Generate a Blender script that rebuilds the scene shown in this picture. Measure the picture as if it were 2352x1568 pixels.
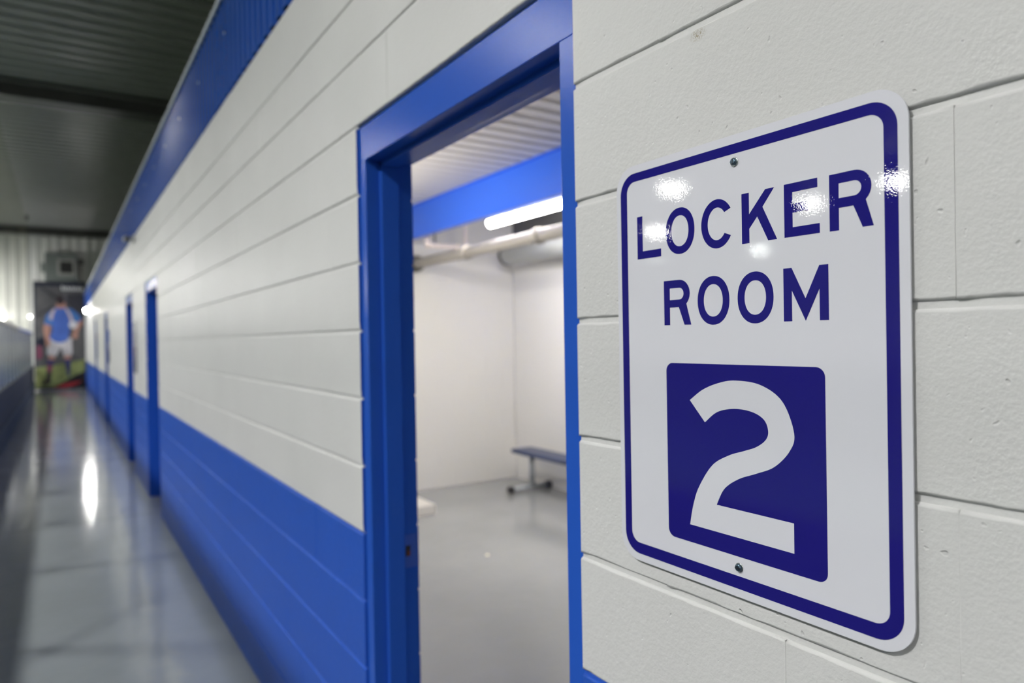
import bpy, bmesh, math, random
from mathutils import Vector, Matrix

# ------------------------------------------------------------------ clear
for o in list(bpy.data.objects):
    bpy.data.objects.remove(o, do_unlink=True)
scene = bpy.context.scene
COL = scene.collection
rnd = random.Random(7)

# ------------------------------------------------------------------ camera
# world: X = across the corridor (to the locker-room side), Y = along it, Z up
EYE = 1.599
YAW, PITCH, ROLL = 0.57463, -0.00576, -0.01692
F_PX = 1602.0
def cam_axes():
    cy, sy, cp, sp = math.cos(YAW), math.sin(YAW), math.cos(PITCH), math.sin(PITCH)
    fw = Vector((sy * cp, cy * cp, sp)); rt = Vector((cy, -sy, 0)); up = rt.cross(fw)
    r = math.cos(ROLL) * rt + math.sin(ROLL) * up
    u = -math.sin(ROLL) * rt + math.cos(ROLL) * up
    return r, u, fw
R_, U_, F_ = cam_axes()
cd = bpy.data.cameras.new('camera')
cam = bpy.data.objects.new('camera', cd)
COL.objects.link(cam)
M = Matrix.Identity(4)
for i in range(3):
    M[i][0] = R_[i]; M[i][1] = U_[i]; M[i][2] = -F_[i]
M.translation = (0, 0, EYE)
cam.matrix_world = M
cd.sensor_width = 36.0
cd.lens = F_PX / 2352 * 36
cd.clip_start = 0.02
cd.clip_end = 200
cd.dof.use_dof = True
cd.dof.focus_distance = 0.90
cd.dof.aperture_fstop = 2.9
scene.camera = cam

# ------------------------------------------------------------------ world, exposure
w = bpy.data.worlds.new('world'); scene.world = w
w.use_nodes = True
w.node_tree.nodes['Background'].inputs[0].default_value = (0.5, 0.52, 0.55, 1)
w.node_tree.nodes['Background'].inputs[1].default_value = 0.05
vs = scene.view_settings
vs.view_transform = 'Standard'; vs.look = 'None'; vs.gamma = 1.0
vs.use_curve_mapping = False
vs.exposure = 0.0
scene.cycles.max_bounces = 8
SIDE_L = 655.0          # radiance of the lamps in the row beside the corridor
LAMP_L = 90.0          # radiance of the high-bay lamp domes
TUBE_L = 74.0           # radiance of the locker-room strip light
GLOBE_L = 520.0         # radiance of the small wall lamps

# ------------------------------------------------------------------ materials
MATS = {}
def lin(c):
    return tuple(((v / 255) / 12.92 if v / 255 <= 0.04045 else (((v / 255) + 0.055) / 1.055) ** 2.4) for v in c)
def new_mat(name):
    m = bpy.data.materials.new(name); m.use_nodes = True
    MATS[name] = m
    nt = m.node_tree
    return m, nt, nt.nodes['Principled BSDF']
def N(nt, kind, **kw):
    n = nt.nodes.new(kind)
    for k, v in kw.items():
        if k in n.inputs: n.inputs[k].default_value = v
        else: setattr(n, k, v)
    return n
def mat(name, color, rough=0.5, metal=0.0, spec=0.5, bump=None, var=0.0, coat=0.0):
    """bump = list of (noise scale, detail, height in metres)"""
    m, nt, b = new_mat(name)
    L = nt.links.new
    b.inputs['Base Color'].default_value = (*color, 1)
    b.inputs['Roughness'].default_value = rough
    b.inputs['Metallic'].default_value = metal
    b.inputs['Specular IOR Level'].default_value = spec
    b.inputs['Coat Weight'].default_value = coat
    b.inputs['Coat Roughness'].default_value = 0.08
    if bump or var:
        geo = N(nt, 'ShaderNodeNewGeometry')
    if var:
        nz = N(nt, 'ShaderNodeTexNoise'); nz.inputs['Scale'].default_value = 3.0; nz.inputs['Detail'].default_value = 6
        L(geo.outputs['Position'], nz.inputs['Vector'])
        mr = N(nt, 'ShaderNodeMapRange'); mr.inputs[1].default_value = 0.3; mr.inputs[2].default_value = 0.7
        mr.inputs[3].default_value = 1 - var; mr.inputs[4].default_value = 1 + var
        L(nz.outputs['Fac'], mr.inputs[0])
        mx = N(nt, 'ShaderNodeVectorMath', operation='SCALE'); mx.inputs[0].default_value = color
        L(mr.outputs[0], mx.inputs['Scale']); L(mx.outputs[0], b.inputs['Base Color'])
    if bump:
        prev = None
        for sc, det, h in bump:
            nz = N(nt, 'ShaderNodeTexNoise'); nz.inputs['Scale'].default_value = sc; nz.inputs['Detail'].default_value = det
            L(geo.outputs['Position'], nz.inputs['Vector'])
            bp = N(nt, 'ShaderNodeBump'); bp.inputs['Strength'].default_value = 1.0; bp.inputs['Distance'].default_value = h
            L(nz.outputs['Fac'], bp.inputs['Height'])
            if prev: L(prev.outputs[0], bp.inputs['Normal'])
            prev = bp
        L(prev.outputs[0], b.inputs['Normal'])
    return m

def block_paint(name, color, rough, stain=None):
    """thick roller paint over concrete block: orange peel, shallow pits, faint stains"""
    m, nt, b = new_mat(name)
    L = nt.links.new
    geo = N(nt, 'ShaderNodeNewGeometry')
    n1 = N(nt, 'ShaderNodeTexNoise'); n1.inputs['Scale'].default_value = 230; n1.inputs['Detail'].default_value = 3
    n2 = N(nt, 'ShaderNodeTexNoise'); n2.inputs['Scale'].default_value = 75; n2.inputs['Detail'].default_value = 4
    n3 = N(nt, 'ShaderNodeTexNoise'); n3.inputs['Scale'].default_value = 85; n3.inputs['Detail'].default_value = 1
    for n in (n1, n2, n3): L(geo.outputs['Position'], n.inputs['Vector'])
    pit = N(nt, 'ShaderNodeMapRange'); pit.inputs[1].default_value = 0.20; pit.inputs[2].default_value = 0.27
    L(n3.outputs['Fac'], pit.inputs[0])
    b1 = N(nt, 'ShaderNodeBump'); b1.inputs['Distance'].default_value = 0.0006; L(n1.outputs['Fac'], b1.inputs['Height'])
    b2 = N(nt, 'ShaderNodeBump'); b2.inputs['Distance'].default_value = 0.0012; L(n2.outputs['Fac'], b2.inputs['Height'])
    b3 = N(nt, 'ShaderNodeBump'); b3.inputs['Distance'].default_value = 0.0012; L(pit.outputs[0], b3.inputs['Height'])
    L(b1.outputs[0], b2.inputs['Normal']); L(b2.outputs[0], b3.inputs['Normal'])
    L(b3.outputs[0], b.inputs['Normal'])
    n4 = N(nt, 'ShaderNodeTexNoise'); n4.inputs['Scale'].default_value = 2.3; n4.inputs['Detail'].default_value = 5
    L(geo.outputs['Position'], n4.inputs['Vector'])
    mr = N(nt, 'ShaderNodeMapRange'); mr.inputs[1].default_value = 0.3; mr.inputs[2].default_value = 0.7
    mr.inputs[3].default_value = 0.97; mr.inputs[4].default_value = 1.03
    L(n4.outputs['Fac'], mr.inputs[0])
    sc = N(nt, 'ShaderNodeVectorMath', operation='SCALE'); sc.inputs[0].default_value = color
    L(mr.outputs[0], sc.inputs['Scale']); L(sc.outputs[0], b.inputs['Base Color'])
    if stain:
        # one brownish smudge on a block above the sign
        dv = N(nt, 'ShaderNodeVectorMath', operation='SUBTRACT'); dv.inputs[1].default_value = stain
        L(geo.outputs['Position'], dv.inputs[0])
        st = N(nt, 'ShaderNodeVectorMath', operation='MULTIPLY'); st.inputs[1].default_value = (0, 1.0, 1.6); L(dv.outputs[0], st.inputs[0])
        ln = N(nt, 'ShaderNodeVectorMath', operation='LENGTH'); L(st.outputs[0], ln.inputs[0])
        f1 = N(nt, 'ShaderNodeMapRange'); f1.inputs[1].default_value = 0.002; f1.inputs[2].default_value = 0.017; f1.inputs[3].default_value = 1; f1.inputs[4].default_value = 0
        L(ln.outputs['Value'], f1.inputs[0])
        n5 = N(nt, 'ShaderNodeTexNoise'); n5.inputs['Scale'].default_value = 420; L(geo.outputs['Position'], n5.inputs['Vector'])
        f2 = N(nt, 'ShaderNodeMapRange'); f2.inputs[1].default_value = 0.42; f2.inputs[2].default_value = 0.62; L(n5.outputs['Fac'], f2.inputs[0])
        mu = N(nt, 'ShaderNodeMath', operation='MULTIPLY'); L(f1.outputs[0], mu.inputs[0]); L(f2.outputs[0], mu.inputs[1])
        mx = N(nt, 'ShaderNodeMix', data_type='RGBA'); L(mu.outputs[0], mx.inputs['Factor'])
        L(sc.outputs[0], mx.inputs['A']); mx.inputs['B'].default_value = (0.27, 0.22, 0.13, 1)
        L(mx.outputs['Result'], b.inputs['Base Color'])
    b.inputs['Roughness'].default_value = rough
    b.inputs['Specular IOR Level'].default_value = 0.15
    return m

BLUE = (0.020, 0.088, 0.45)
block_paint('white_block_paint', (0.60, 0.602, 0.593), 0.40, (0.755, 0.675, 2.0175))
block_paint('blue_block_paint', BLUE, 0.38)
mat('white_mortar', (0.60, 0.602, 0.593), 0.5, bump=[(120, 3, 0.001)])
mat('blue_mortar', (0.022, 0.095, 0.48), 0.45, bump=[(120, 3, 0.001)])
mat('frame_paint', BLUE, 0.24, spec=0.06, bump=[(60, 3, 0.0003), (420, 2, 0.00012)])
mat('door_paint', (0.015, 0.06, 0.36), 0.3, bump=[(90, 2, 0.0003)])
mat('room_wall_paint', (0.80, 0.785, 0.755), 0.45, bump=[(120, 3, 0.001), (40, 3, 0.001)])
mat('sign_white', (0.655, 0.66, 0.71), 0.010, bump=[(520, 1, 0.000022)])
mat('sign_blue', (0.013, 0.011, 0.165), 0.010, bump=[(520, 1, 0.000022)])
mat('zinc', (0.10, 0.15, 0.20), 0.3, metal=0.9)
mat('washer_steel', (0.55, 0.58, 0.58), 0.25, metal=0.9)
mat('black', (0.008, 0.008, 0.01), 0.5)
mat('rust', (0.12, 0.03, 0.012), 0.7)
mat('strike_blue', (0.02, 0.08, 0.42), 0.3)
mat('fascia_blue', (0.016, 0.085, 0.40), 0.2, spec=0.35, bump=[(7, 2, 0.0015)])
mat('galvanised', (0.50, 0.55, 0.58), 0.45, metal=0.6)
mat('arena_ceiling', (0.44, 0.43, 0.43), 0.35, var=0.06)
mat('arena_wall', (0.72, 0.72, 0.69), 0.5)
mat('steel_dark', (0.10, 0.10, 0.095), 0.5, var=0.1)
mat('turf', (0.05, 0.085, 0.045), 0.9, bump=[(60, 3, 0.01)])
mat('board_facing', (0.075, 0.08, 0.09), 0.7, spec=0.2)
mat('board_kick', (0.10, 0.115, 0.135), 0.7, spec=0.2)
mat('rail_blue', (0.03, 0.11, 0.45), 0.3)
mat('rail_grey', (0.20, 0.19, 0.17), 0.4)
mat('alu_post', (0.42, 0.45, 0.45), 0.35, metal=0.7)
mat('grey_box', (0.16, 0.18, 0.17), 0.5)
mat('grey_trim', (0.32, 0.32, 0.30), 0.5)
mat('pale_metal', (0.55, 0.54, 0.50), 0.45)
mat('deck_white', (0.76, 0.73, 0.69), 0.5)
mat('beam_blue', (0.035, 0.15, 0.80), 0.3, spec=0.3)
mat('pipe_cream', (0.46, 0.43, 0.375), 0.5)
mat('pipe_pink', (0.80, 0.70, 0.64), 0.4)
mat('duct_grey', (0.55, 0.57, 0.56), 0.4)
mat('bench_blue', (0.03, 0.05, 0.13), 0.35)
mat('bench_leg', (0.42, 0.45, 0.47), 0.35, metal=0.5)
mat('rubber', (0.03, 0.03, 0.032), 0.7)
mat('step_white', (0.72, 0.69, 0.64), 0.5, bump=[(60, 3, 0.001)])
mat('paper', (0.75, 0.65, 0.50), 0.8)
mat('lever_steel', (0.6, 0.6, 0.6), 0.25, metal=1.0)
mat('camera_shell', (0.45, 0.46, 0.45), 0.4)
mat('lamp_housing', (0.3, 0.3, 0.3), 0.5)

def emission(name, color, strength):
    m = bpy.data.materials.new(name); m.use_nodes = True; MATS[name] = m
    nt = m.node_tree; nt.nodes.clear()
    e = nt.nodes.new('ShaderNodeEmission'); e.inputs[0].default_value = (*color, 1); e.inputs[1].default_value = strength
    o = nt.nodes.new('ShaderNodeOutputMaterial'); nt.links.new(e.outputs[0], o.inputs[0])
    return m
emission('lamp_dome', (1.0, 0.99, 0.96), LAMP_L)
emission('side_dome', (1.0, 0.99, 0.97), SIDE_L)
emission('end_fill_dome', (1.0, 0.99, 0.97), 380.0)  # glow of the lamps added by the end wall
emission('tube_light', (1.0, 0.955, 0.88), TUBE_L)
emission('globe_light', (1.0, 0.98, 0.95), GLOBE_L)
emission('globe_light_dim', (1.0, 0.98, 0.95), 14.0)

def see_through(name, tint, body, body_fac, ior, rough):
    m = bpy.data.materials.new(name); m.use_nodes = True; MATS[name] = m
    nt = m.node_tree; nt.nodes.clear(); L = nt.links.new
    t = nt.nodes.new('ShaderNodeBsdfTransparent'); t.inputs[0].default_value = (*tint, 1)
    d = nt.nodes.new('ShaderNodeBsdfDiffuse'); d.inputs[0].default_value = (*body, 1)
    g = nt.nodes.new('ShaderNodeBsdfGlossy'); g.inputs[1].default_value = rough
    lw = nt.nodes.new('ShaderNodeLayerWeight'); lw.inputs[0].default_value = 0.5
    pw = nt.nodes.new('ShaderNodeMath'); pw.operation = 'POWER'; pw.inputs[1].default_value = 5.0
    L(lw.outputs['Facing'], pw.inputs[0])
    r0 = ((ior - 1) / (ior + 1)) ** 2
    fr = nt.nodes.new('ShaderNodeMath'); fr.operation = 'MULTIPLY_ADD'
    fr.inputs[1].default_value = (1 - r0) if ior > 1.001 else 0.0; fr.inputs[2].default_value = r0
    L(pw.outputs[0], fr.inputs[0])
    m1 = nt.nodes.new('ShaderNodeMixShader'); m1.inputs[0].default_value = body_fac
    L(t.outputs[0], m1.inputs[1]); L(d.outputs[0], m1.inputs[2])
    m2 = nt.nodes.new('ShaderNodeMixShader'); L(fr.outputs[0], m2.inputs[0])
    L(m1.outputs[0], m2.inputs[1]); L(g.outputs[0], m2.inputs[2])
    o = nt.nodes.new('ShaderNodeOutputMaterial'); L(m2.outputs[0], o.inputs[0])
    return m
see_through('glass', (0.89, 0.92, 0.91), (0.42, 0.46, 0.45), 0.09, 1.45, 0.2)
see_through('netting', (0.985, 0.985, 0.96), (0.55, 0.55, 0.40), 0.05, 1.0, 0.5)

def floor_mat():
    m, nt, b = new_mat('floor_epoxy'); L = nt.links.new
    geo = N(nt, 'ShaderNodeNewGeometry')
    nz = N(nt, 'ShaderNodeTexNoise'); nz.inputs['Scale'].default_value = 1.1; nz.inputs['Detail'].default_value = 7
    L(geo.outputs['Position'], nz.inputs['Vector'])
    cr = N(nt, 'ShaderNodeValToRGB')
    cr.color_ramp.elements[0].position = 0.35; cr.color_ramp.elements[0].color = (0.300, 0.307, 0.318, 1)
    cr.color_ramp.elements[1].position = 0.65; cr.color_ramp.elements[1].color = (0.345, 0.351, 0.362, 1)
    L(nz.outputs['Fac'], cr.inputs[0]); L(cr.outputs[0], b.inputs['Base Color'])
    n2 = N(nt, 'ShaderNodeTexNoise'); n2.inputs['Scale'].default_value = 11; n2.inputs['Detail'].default_value = 2
    L(geo.outputs['Position'], n2.inputs['Vector'])
    bp = N(nt, 'ShaderNodeBump'); bp.inputs['Distance'].default_value = 0.0022
    L(n2.outputs['Fac'], bp.inputs['Height']); L(bp.outputs[0], b.inputs['Normal'])
    b.inputs['Roughness'].default_value = 0.11
    b.inputs['Specular IOR Level'].default_value = 0.7
floor_mat()

# ------------------------------------------------------------------ helpers
def bx(bm, x0, x1, y0, y1, z0, z1, mi=0):
    vs_ = [bm.verts.new((x, y, z)) for x in (x0, x1) for y in (y0, y1) for z in (z0, z1)]
    for q in ((0, 1, 3, 2), (4, 6, 7, 5), (0, 4, 5, 1), (2, 3, 7, 6), (0, 2, 6, 4), (1, 5, 7, 3)):
        f = bm.faces.new([vs_[i] for i in q]); f.material_index = mi
def cyl(bm, p0, p1, r0, r1=None, n=20, cap=True, mi=0):
    r1 = r0 if r1 is None else r1
    p0, p1 = Vector(p0), Vector(p1); ax = (p1 - p0).normalized()
    a = ax.orthogonal().normalized(); b = ax.cross(a)
    c0 = [bm.verts.new(p0 + (a * math.cos(2 * math.pi * i / n) + b * math.sin(2 * math.pi * i / n)) * r0) for i in range(n)]
    c1 = [bm.verts.new(p1 + (a * math.cos(2 * math.pi * i / n) + b * math.sin(2 * math.pi * i / n)) * r1) for i in range(n)]
    for i in range(n):
        f = bm.faces.new((c0[i], c0[(i + 1) % n], c1[(i + 1) % n], c1[i])); f.smooth = True; f.material_index = mi
    if cap:
        bm.faces.new(c0[::-1]).material_index = mi; bm.faces.new(c1).material_index = mi
def lathe(bm, prof, c=(0, 0, 0), axis='Z', n=24):
    rings = []
    for r, h in prof:
        ring = []
        for i in range(n):
            a = 2 * math.pi * i / n; u, v = r * math.cos(a), r * math.sin(a)
            p = (u, v, h) if axis == 'Z' else ((h, u, v) if axis == 'X' else (v, h, u))
            ring.append(bm.verts.new((c[0] + p[0], c[1] + p[1], c[2] + p[2])))
        rings.append(ring)
    for k in range(len(rings) - 1):
        for i in range(n):
            f = bm.faces.new((rings[k][i], rings[k][(i + 1) % n], rings[k + 1][(i + 1) % n], rings[k + 1][i])); f.smooth = True
    bm.faces.new(rings[0][::-1]); bm.faces.new(rings[-1])
def extrude_profile(bm, pts, axis, a0, a1, mi=0):
    """closed 2-D outline swept along an axis; pts are the two other coordinates in axis order"""
    def P(p, a):
        return (a, p[0], p[1]) if axis == 'X' else ((p[0], a, p[1]) if axis == 'Y' else (p[0], p[1], a))
    A = [bm.verts.new(P(p, a0)) for p in pts]; B = [bm.verts.new(P(p, a1)) for p in pts]
    n = len(pts)
    for i in range(n):
        bm.faces.new((A[i], A[(i + 1) % n], B[(i + 1) % n], B[i])).material_index = mi
    bm.faces.new(A[::-1]).material_index = mi; bm.faces.new(B).material_index = mi
def mesh_of(bm, name, mats, fix=True):
    if fix: bmesh.ops.recalc_face_normals(bm, faces=bm.faces[:])
    me = bpy.data.meshes.new(name); bm.to_mesh(me); bm.free()
    for m in (mats if isinstance(mats, (list, tuple)) else [mats]): me.materials.append(MATS[m])
    return me
def link(name, me, parent=None, loc=None):
    o = bpy.data.objects.new(name, me); COL.objects.link(o)
    if loc is not None: o.location = loc
    if parent: o.parent = parent
    return o
def bevel(o, wdt, seg=2):
    md = o.modifiers.new('bevel', 'BEVEL'); md.width = wdt; md.segments = seg; md.limit_method = 'ANGLE'
def obj(name, bm, mats, parent=None, loc=None, bev=0):
    """bm in the coordinates of its parent (or of the world)"""
    o = link(name, mesh_of(bm, name, mats), parent, loc)
    if bev: bevel(o, bev)
    return o
def tag(o, label, cat, group=None):
    o['label'] = label; o['category'] = cat
    if group: o['group'] = group
    return o
def thing(name, label, cat, loc=(0, 0, 0), group=None):
    o = bpy.data.objects.new(name, None); COL.objects.link(o); o.location = loc; o.empty_display_size = 0.1
    return tag(o, label, cat, group)
def struct(name, bm, mats, label=None, loc=None):
    o = obj(name, bm, mats, None, loc); o['kind'] = 'structure'
    if label: o['label'] = label; o['category'] = name.split('_')[0]
    return o
def struct_empty(name, label, cat, loc):
    o = thing(name, label, cat, loc); o['kind'] = 'structure'; return o
def dup(root, loc, label=None, group=None):
    r = root.copy(); COL.objects.link(r); r.location = loc
    if label: r['label'] = label
    if group: r['group'] = group
    for ch in root.children:
        c = ch.copy(); COL.objects.link(c); c.parent = r
        for g in ch.children:
            d = g.copy(); COL.objects.link(d); d.parent = c
    return r
def shape2d(name, loops, depth, material, T):
    """filled flat shape with holes (loops of (u, v) in metres), depth thick, mapped by T(u, v, w)"""
    cu = bpy.data.curves.new(name, 'CURVE'); cu.dimensions = '2D'; cu.fill_mode = 'BOTH'; cu.extrude = depth / 2
    for lp in loops:
        s = cu.splines.new('POLY'); s.points.add(len(lp) - 1); s.use_cyclic_u = True
        for i, (u, v) in enumerate(lp): s.points[i].co = (u, v, 0, 1)
    t = bpy.data.objects.new('tmp', cu); COL.objects.link(t)
    dg = bpy.context.evaluated_depsgraph_get()
    me = bpy.data.meshes.new_from_object(t.evaluated_get(dg)); me.name = name
    bpy.data.objects.remove(t, do_unlink=True); bpy.data.curves.remove(cu)
    for v in me.vertices: v.co = T(v.co.x, v.co.y, v.co.z + depth / 2)
    me.materials.clear(); me.materials.append(MATS[material])
    return me
def rrect(u0, u1, v0, v1, r, n=10):
    pts = []
    for cx, cy, a0 in ((u1 - r, v1 - r, 0), (u0 + r, v1 - r, 90), (u0 + r, v0 + r, 180), (u1 - r, v0 + r, 270)):
        for i in range(n + 1):
            a = math.radians(a0 + 90 * i / n); pts.append((cx + r * math.cos(a), cy + r * math.sin(a)))
    return pts
def ellipse(cx, cy, a, b, t0=0, t1=360, n=48, full=True):
    k = n if full else n + 1
    return [(cx + a * math.cos(math.radians(t0 + (t1 - t0) * i / n)), cy + b * math.sin(math.radians(t0 + (t1 - t0) * i / n))) for i in range(k)]
def catmull(pts, n=8):
    out = []
    P = [pts[0]] + list(pts) + [pts[-1]]
    for i in range(1, len(P) - 2):
        p0, p1, p2, p3 = P[i - 1], P[i], P[i + 1], P[i + 2]
        for k in range(n):
            t = k / n
            out.append(tuple(0.5 * (2 * p1[j] + (p2[j] - p0[j]) * t + (2 * p0[j] - 5 * p1[j] + 4 * p2[j] - p3[j]) * t * t + (3 * p1[j] - p0[j] - 3 * p2[j] + p3[j]) * t ** 3) for j in (0, 1)))
    out.append(tuple(pts[-1]))
    return out

# ------------------------------------------------------------------ dimensions
C = 0.2032                      # block course
WX0, WX1 = 0.755, 0.935         # corridor wall, front and back face
PAINT_Z = 5 * C
ZJ = [k * C for k in range(13)] + [2.622, 2.885]     # bed joints
END_Y = 29.5
Y0 = -2.6                       # near end of everything
CEIL_Z = 5.67
ROOM_X1, ROOM_Y1, ROOM_Z = 4.37, 6.70, 2.93
FASC_Z0, FASC_Z1 = 2.885, 3.43
LEFT_X = -30.0
D_W = 1.05                      # outer width of a door frame
D_H = 11 * C                    # outer height
DOORS = [0.956, 7.17, 9.80, 15.25, 20.10]

# ------------------------------------------------------------------ floors and shells
bm = bmesh.new(); bx(bm, -0.86, 9.0, Y0, END_Y + 0.2, -0.15, 0.0)
fl = struct('floor', bm, 'floor_epoxy', 'glossy grey painted concrete floor of the corridor and locker room')
mat('joint_sealant', (0.05, 0.055, 0.06), 0.6)
for yy in (1.4, 7.36, 13.4, 19.4):
    b = bmesh.new(); bx(b, -0.76, 0.755, yy, yy + 0.014, -0.002, 0.0006); obj('control_joint', b, 'joint_sealant', fl)
bm = bmesh.new(); bx(bm, LEFT_X, -0.86, Y0 - 6, END_Y + 0.2, -0.2, -0.02)
struct('floor_field', bm, 'turf', 'dark green playing field floor beyond the barrier')

# corrugated arena ceiling, ribs run across the corridor
bm = bmesh.new()
y = Y0 - 6.0; prof = []
while y < END_Y + 0.2:
    prof += [(y, CEIL_Z), (y + 0.195, CEIL_Z), (y + 0.21, CEIL_Z - 0.06), (y + 0.29, CEIL_Z - 0.06)]
    y += 0.305
top = [(prof[-1][0], CEIL_Z + 0.1), (prof[0][0], CEIL_Z + 0.1)]
def strip_mesh(bm, prof, axis, a0, a1, thick_dir=None):
    def P(p, a):
        return (a, p[0], p[1]) if axis == 'X' else ((p[0], a, p[1]) if axis == 'Y' else (p[0], p[1], a))
    A = [bm.verts.new(P(p, a0)) for p in prof]; B = [bm.verts.new(P(p, a1)) for p in prof]
    for i in range(len(prof) - 1): bm.faces.new((A[i], A[i + 1], B[i + 1], B[i]))
strip_mesh(bm, prof, 'X', LEFT_X, 9.0)
struct('ceiling', bm, 'arena_ceiling', 'dark grey ribbed metal ceiling high above the corridor')

def corrugated_wall(name, label, x0, x1, ypos, z0, z1, side, period=0.3, depth=0.03, axis='Y', material='arena_wall'):
    bm = bmesh.new(); prof = []; x = x0
    while x < x1:
        prof += [(x, ypos), (x + period * 0.68, ypos), (x + period * 0.76, ypos + side * depth), (x + period * 0.92, ypos + side * depth)]
        x += period
    prof = [p if axis == 'Y' else (p[1], p[0]) for p in prof]
    A = [bm.verts.new((p[0], p[1], z0)) for p in prof]; B = [bm.verts.new((p[0], p[1], z1)) for p in prof]
    for i in range(len(prof) - 1): bm.faces.new((A[i], A[i + 1], B[i + 1], B[i]))
    return struct(name, bm, material, label)
corrugated_wall('wall_end', 'white ribbed metal wall closing the end of the corridor', LEFT_X, 9.0, END_Y, 0, CEIL_Z, -1)
corrugated_wall('wall_left', 'white ribbed metal wall on the far side of the field', Y0 - 6, END_Y, LEFT_X, 0, CEIL_Z, 1, axis='X')
corrugated_wall('wall_back', 'white ribbed metal wall at the near end of the field', LEFT_X, 9.0, Y0 - 6, 0, CEIL_Z, 1)
bm = bmesh.new(); bx(bm, 9.0, 9.1, Y0 - 6, END_Y, FASC_Z1, CEIL_Z)
struct('wall_outer', bm, 'arena_wall', 'plain wall above the locker room roof')
bm = bmesh.new(); bx(bm, WX1, 9.0, Y0, END_Y, 3.06, FASC_Z1 - 0.02)
struct('roof_slab', bm, 'steel_dark', 'flat roof over the locker rooms behind the blue fascia')
bm = bmesh.new(); bx(bm, -0.9, 9.0, Y0 - 0.15, Y0, 0, 3.4)
struct('wall_near', bm, 'white_mortar', 'white wall closing the near end of the corridor')

# steel rafters under the ceiling
for k, (yy, lab) in enumerate(((13.05, 'dark steel rafter under the ribbed ceiling, first one over the corridor'), (28.6, 'dark steel rafter under the ribbed ceiling beside the end wall'))):
    t = thing('ceiling_rafter', lab, 'rafter', (0, yy, CEIL_Z - 0.32), 'steel rafters')
    b = bmesh.new(); bx(b, LEFT_X + 0.05, 8.9, -0.01, 0.01, 0.012, 0.272); obj('web', b, 'steel_dark', t)
    b = bmesh.new(); bx(b, LEFT_X + 0.05, 8.9, -0.22, 0.22, 0.0, 0.012); obj('flange', b, 'steel_dark', t)
    b = bmesh.new(); bx(b, LEFT_X + 0.05, 8.9, -0.22, 0.22, 0.272, 0.284); obj('flange', b, 'steel_dark', t)

# ------------------------------------------------------------------ corridor block wall
bm = bmesh.new()
edges = [Y0] + [e for d in DOORS for e in (d, d + D_W)] + [END_Y]
MX0, MX1 = WX0 + 0.0045, WX1 - 0.0045
for i in range(0, len(edges), 2):
    a, b_ = edges[i], edges[i + 1]
    bx(bm, MX0, MX1, a + 0.0005, b_ - 0.0005, 0, PAINT_Z + 0.002, 1)
    bx(bm, MX0, MX1, a + 0.0005, b_ - 0.0005, PAINT_Z + 0.002, D_H + 0.004, 0)
bx(bm, MX0, MX1, Y0, END_Y, D_H + 0.004, ZJ[-1], 0)
wall = struct('wall_right', bm, ['white_mortar', 'blue_mortar'], 'painted concrete block wall, white above and blue below, beside the corridor')

BLOCKS = {}
def block_mesh(Lm, H, material, end0, end1, detail, seed):
    key = (round(Lm, 4), round(H, 4), material, end0, end1, detail, seed)
    if key in BLOCKS: return BLOCKS[key]
    r = random.Random(hash((seed, detail, round(H, 3))) & 0xffff)
    T = WX1 - WX0
    g = 0.0042                     # half the bed joint
    c_h, c_v = 0.0034, 0.00015      # chamfers
    z0, z1 = g, H - g
    def outline(inset_h, inset_v, jit):
        pts = []
        nL = max(1, int(round(Lm / 0.022))) if detail else 1
        nH = 7 if detail else 1
        j = lambda s: (r.random() - 0.35) * jit * s
        for i in range(nL): pts.append((inset_v + (Lm - 2 * inset_v) * i / nL, z0 + inset_h + (j(1) if detail and 0 < i else 0), 0))
        for i in range(nH): pts.append((Lm - inset_v - (abs(j(.5)) if detail and 0 < i else 0), z0 + inset_h + (z1 - z0 - 2 * inset_h) * i / nH, 1))
        for i in range(nL): pts.append((Lm - inset_v - (Lm - 2 * inset_v) * i / nL, z1 - inset_h - (j(1) if detail and 0 < i else 0), 2))
        for i in range(nH): pts.append((inset_v + (abs(j(.5)) if detail and 0 < i else 0), z1 - inset_h - (z1 - z0 - 2 * inset_h) * i / nH, 3))
        return pts
    o_front = outline(c_h, c_v, 0.0022)
    o_mid = outline(0, 0, 0.0)
    bm = bmesh.new()
    fr = [bm.verts.new((0, y, z)) for y, z, s in o_front]
    md = [bm.verts.new((c_h if s in (0, 2) else c_v * 1.2, y, z)) for y, z, s in o_mid]
    n = len(fr)
    bk = [bm.verts.new((T, y, z)) for y, z, s in o_mid]
    f = bm.faces.new(fr[::-1])
    for i in range(n):
        k = (i + 1) % n; s = o_mid[i][2]
        mi = 1 if ((s == 1 and end1) or (s == 3 and end0)) else 0
        f1 = bm.faces.new((fr[i], fr[k], md[k], md[i])); f1.material_index = 0; f1.smooth = bool(detail) and s in (0, 2)
        bm.faces.new((md[i], md[k], bk[k], bk[i])).material_index = mi
    bm.faces.new(bk)
    me = mesh_of(bm, 'block', [material, 'blue_block_paint'])
    BLOCKS[key] = me
    return me

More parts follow.
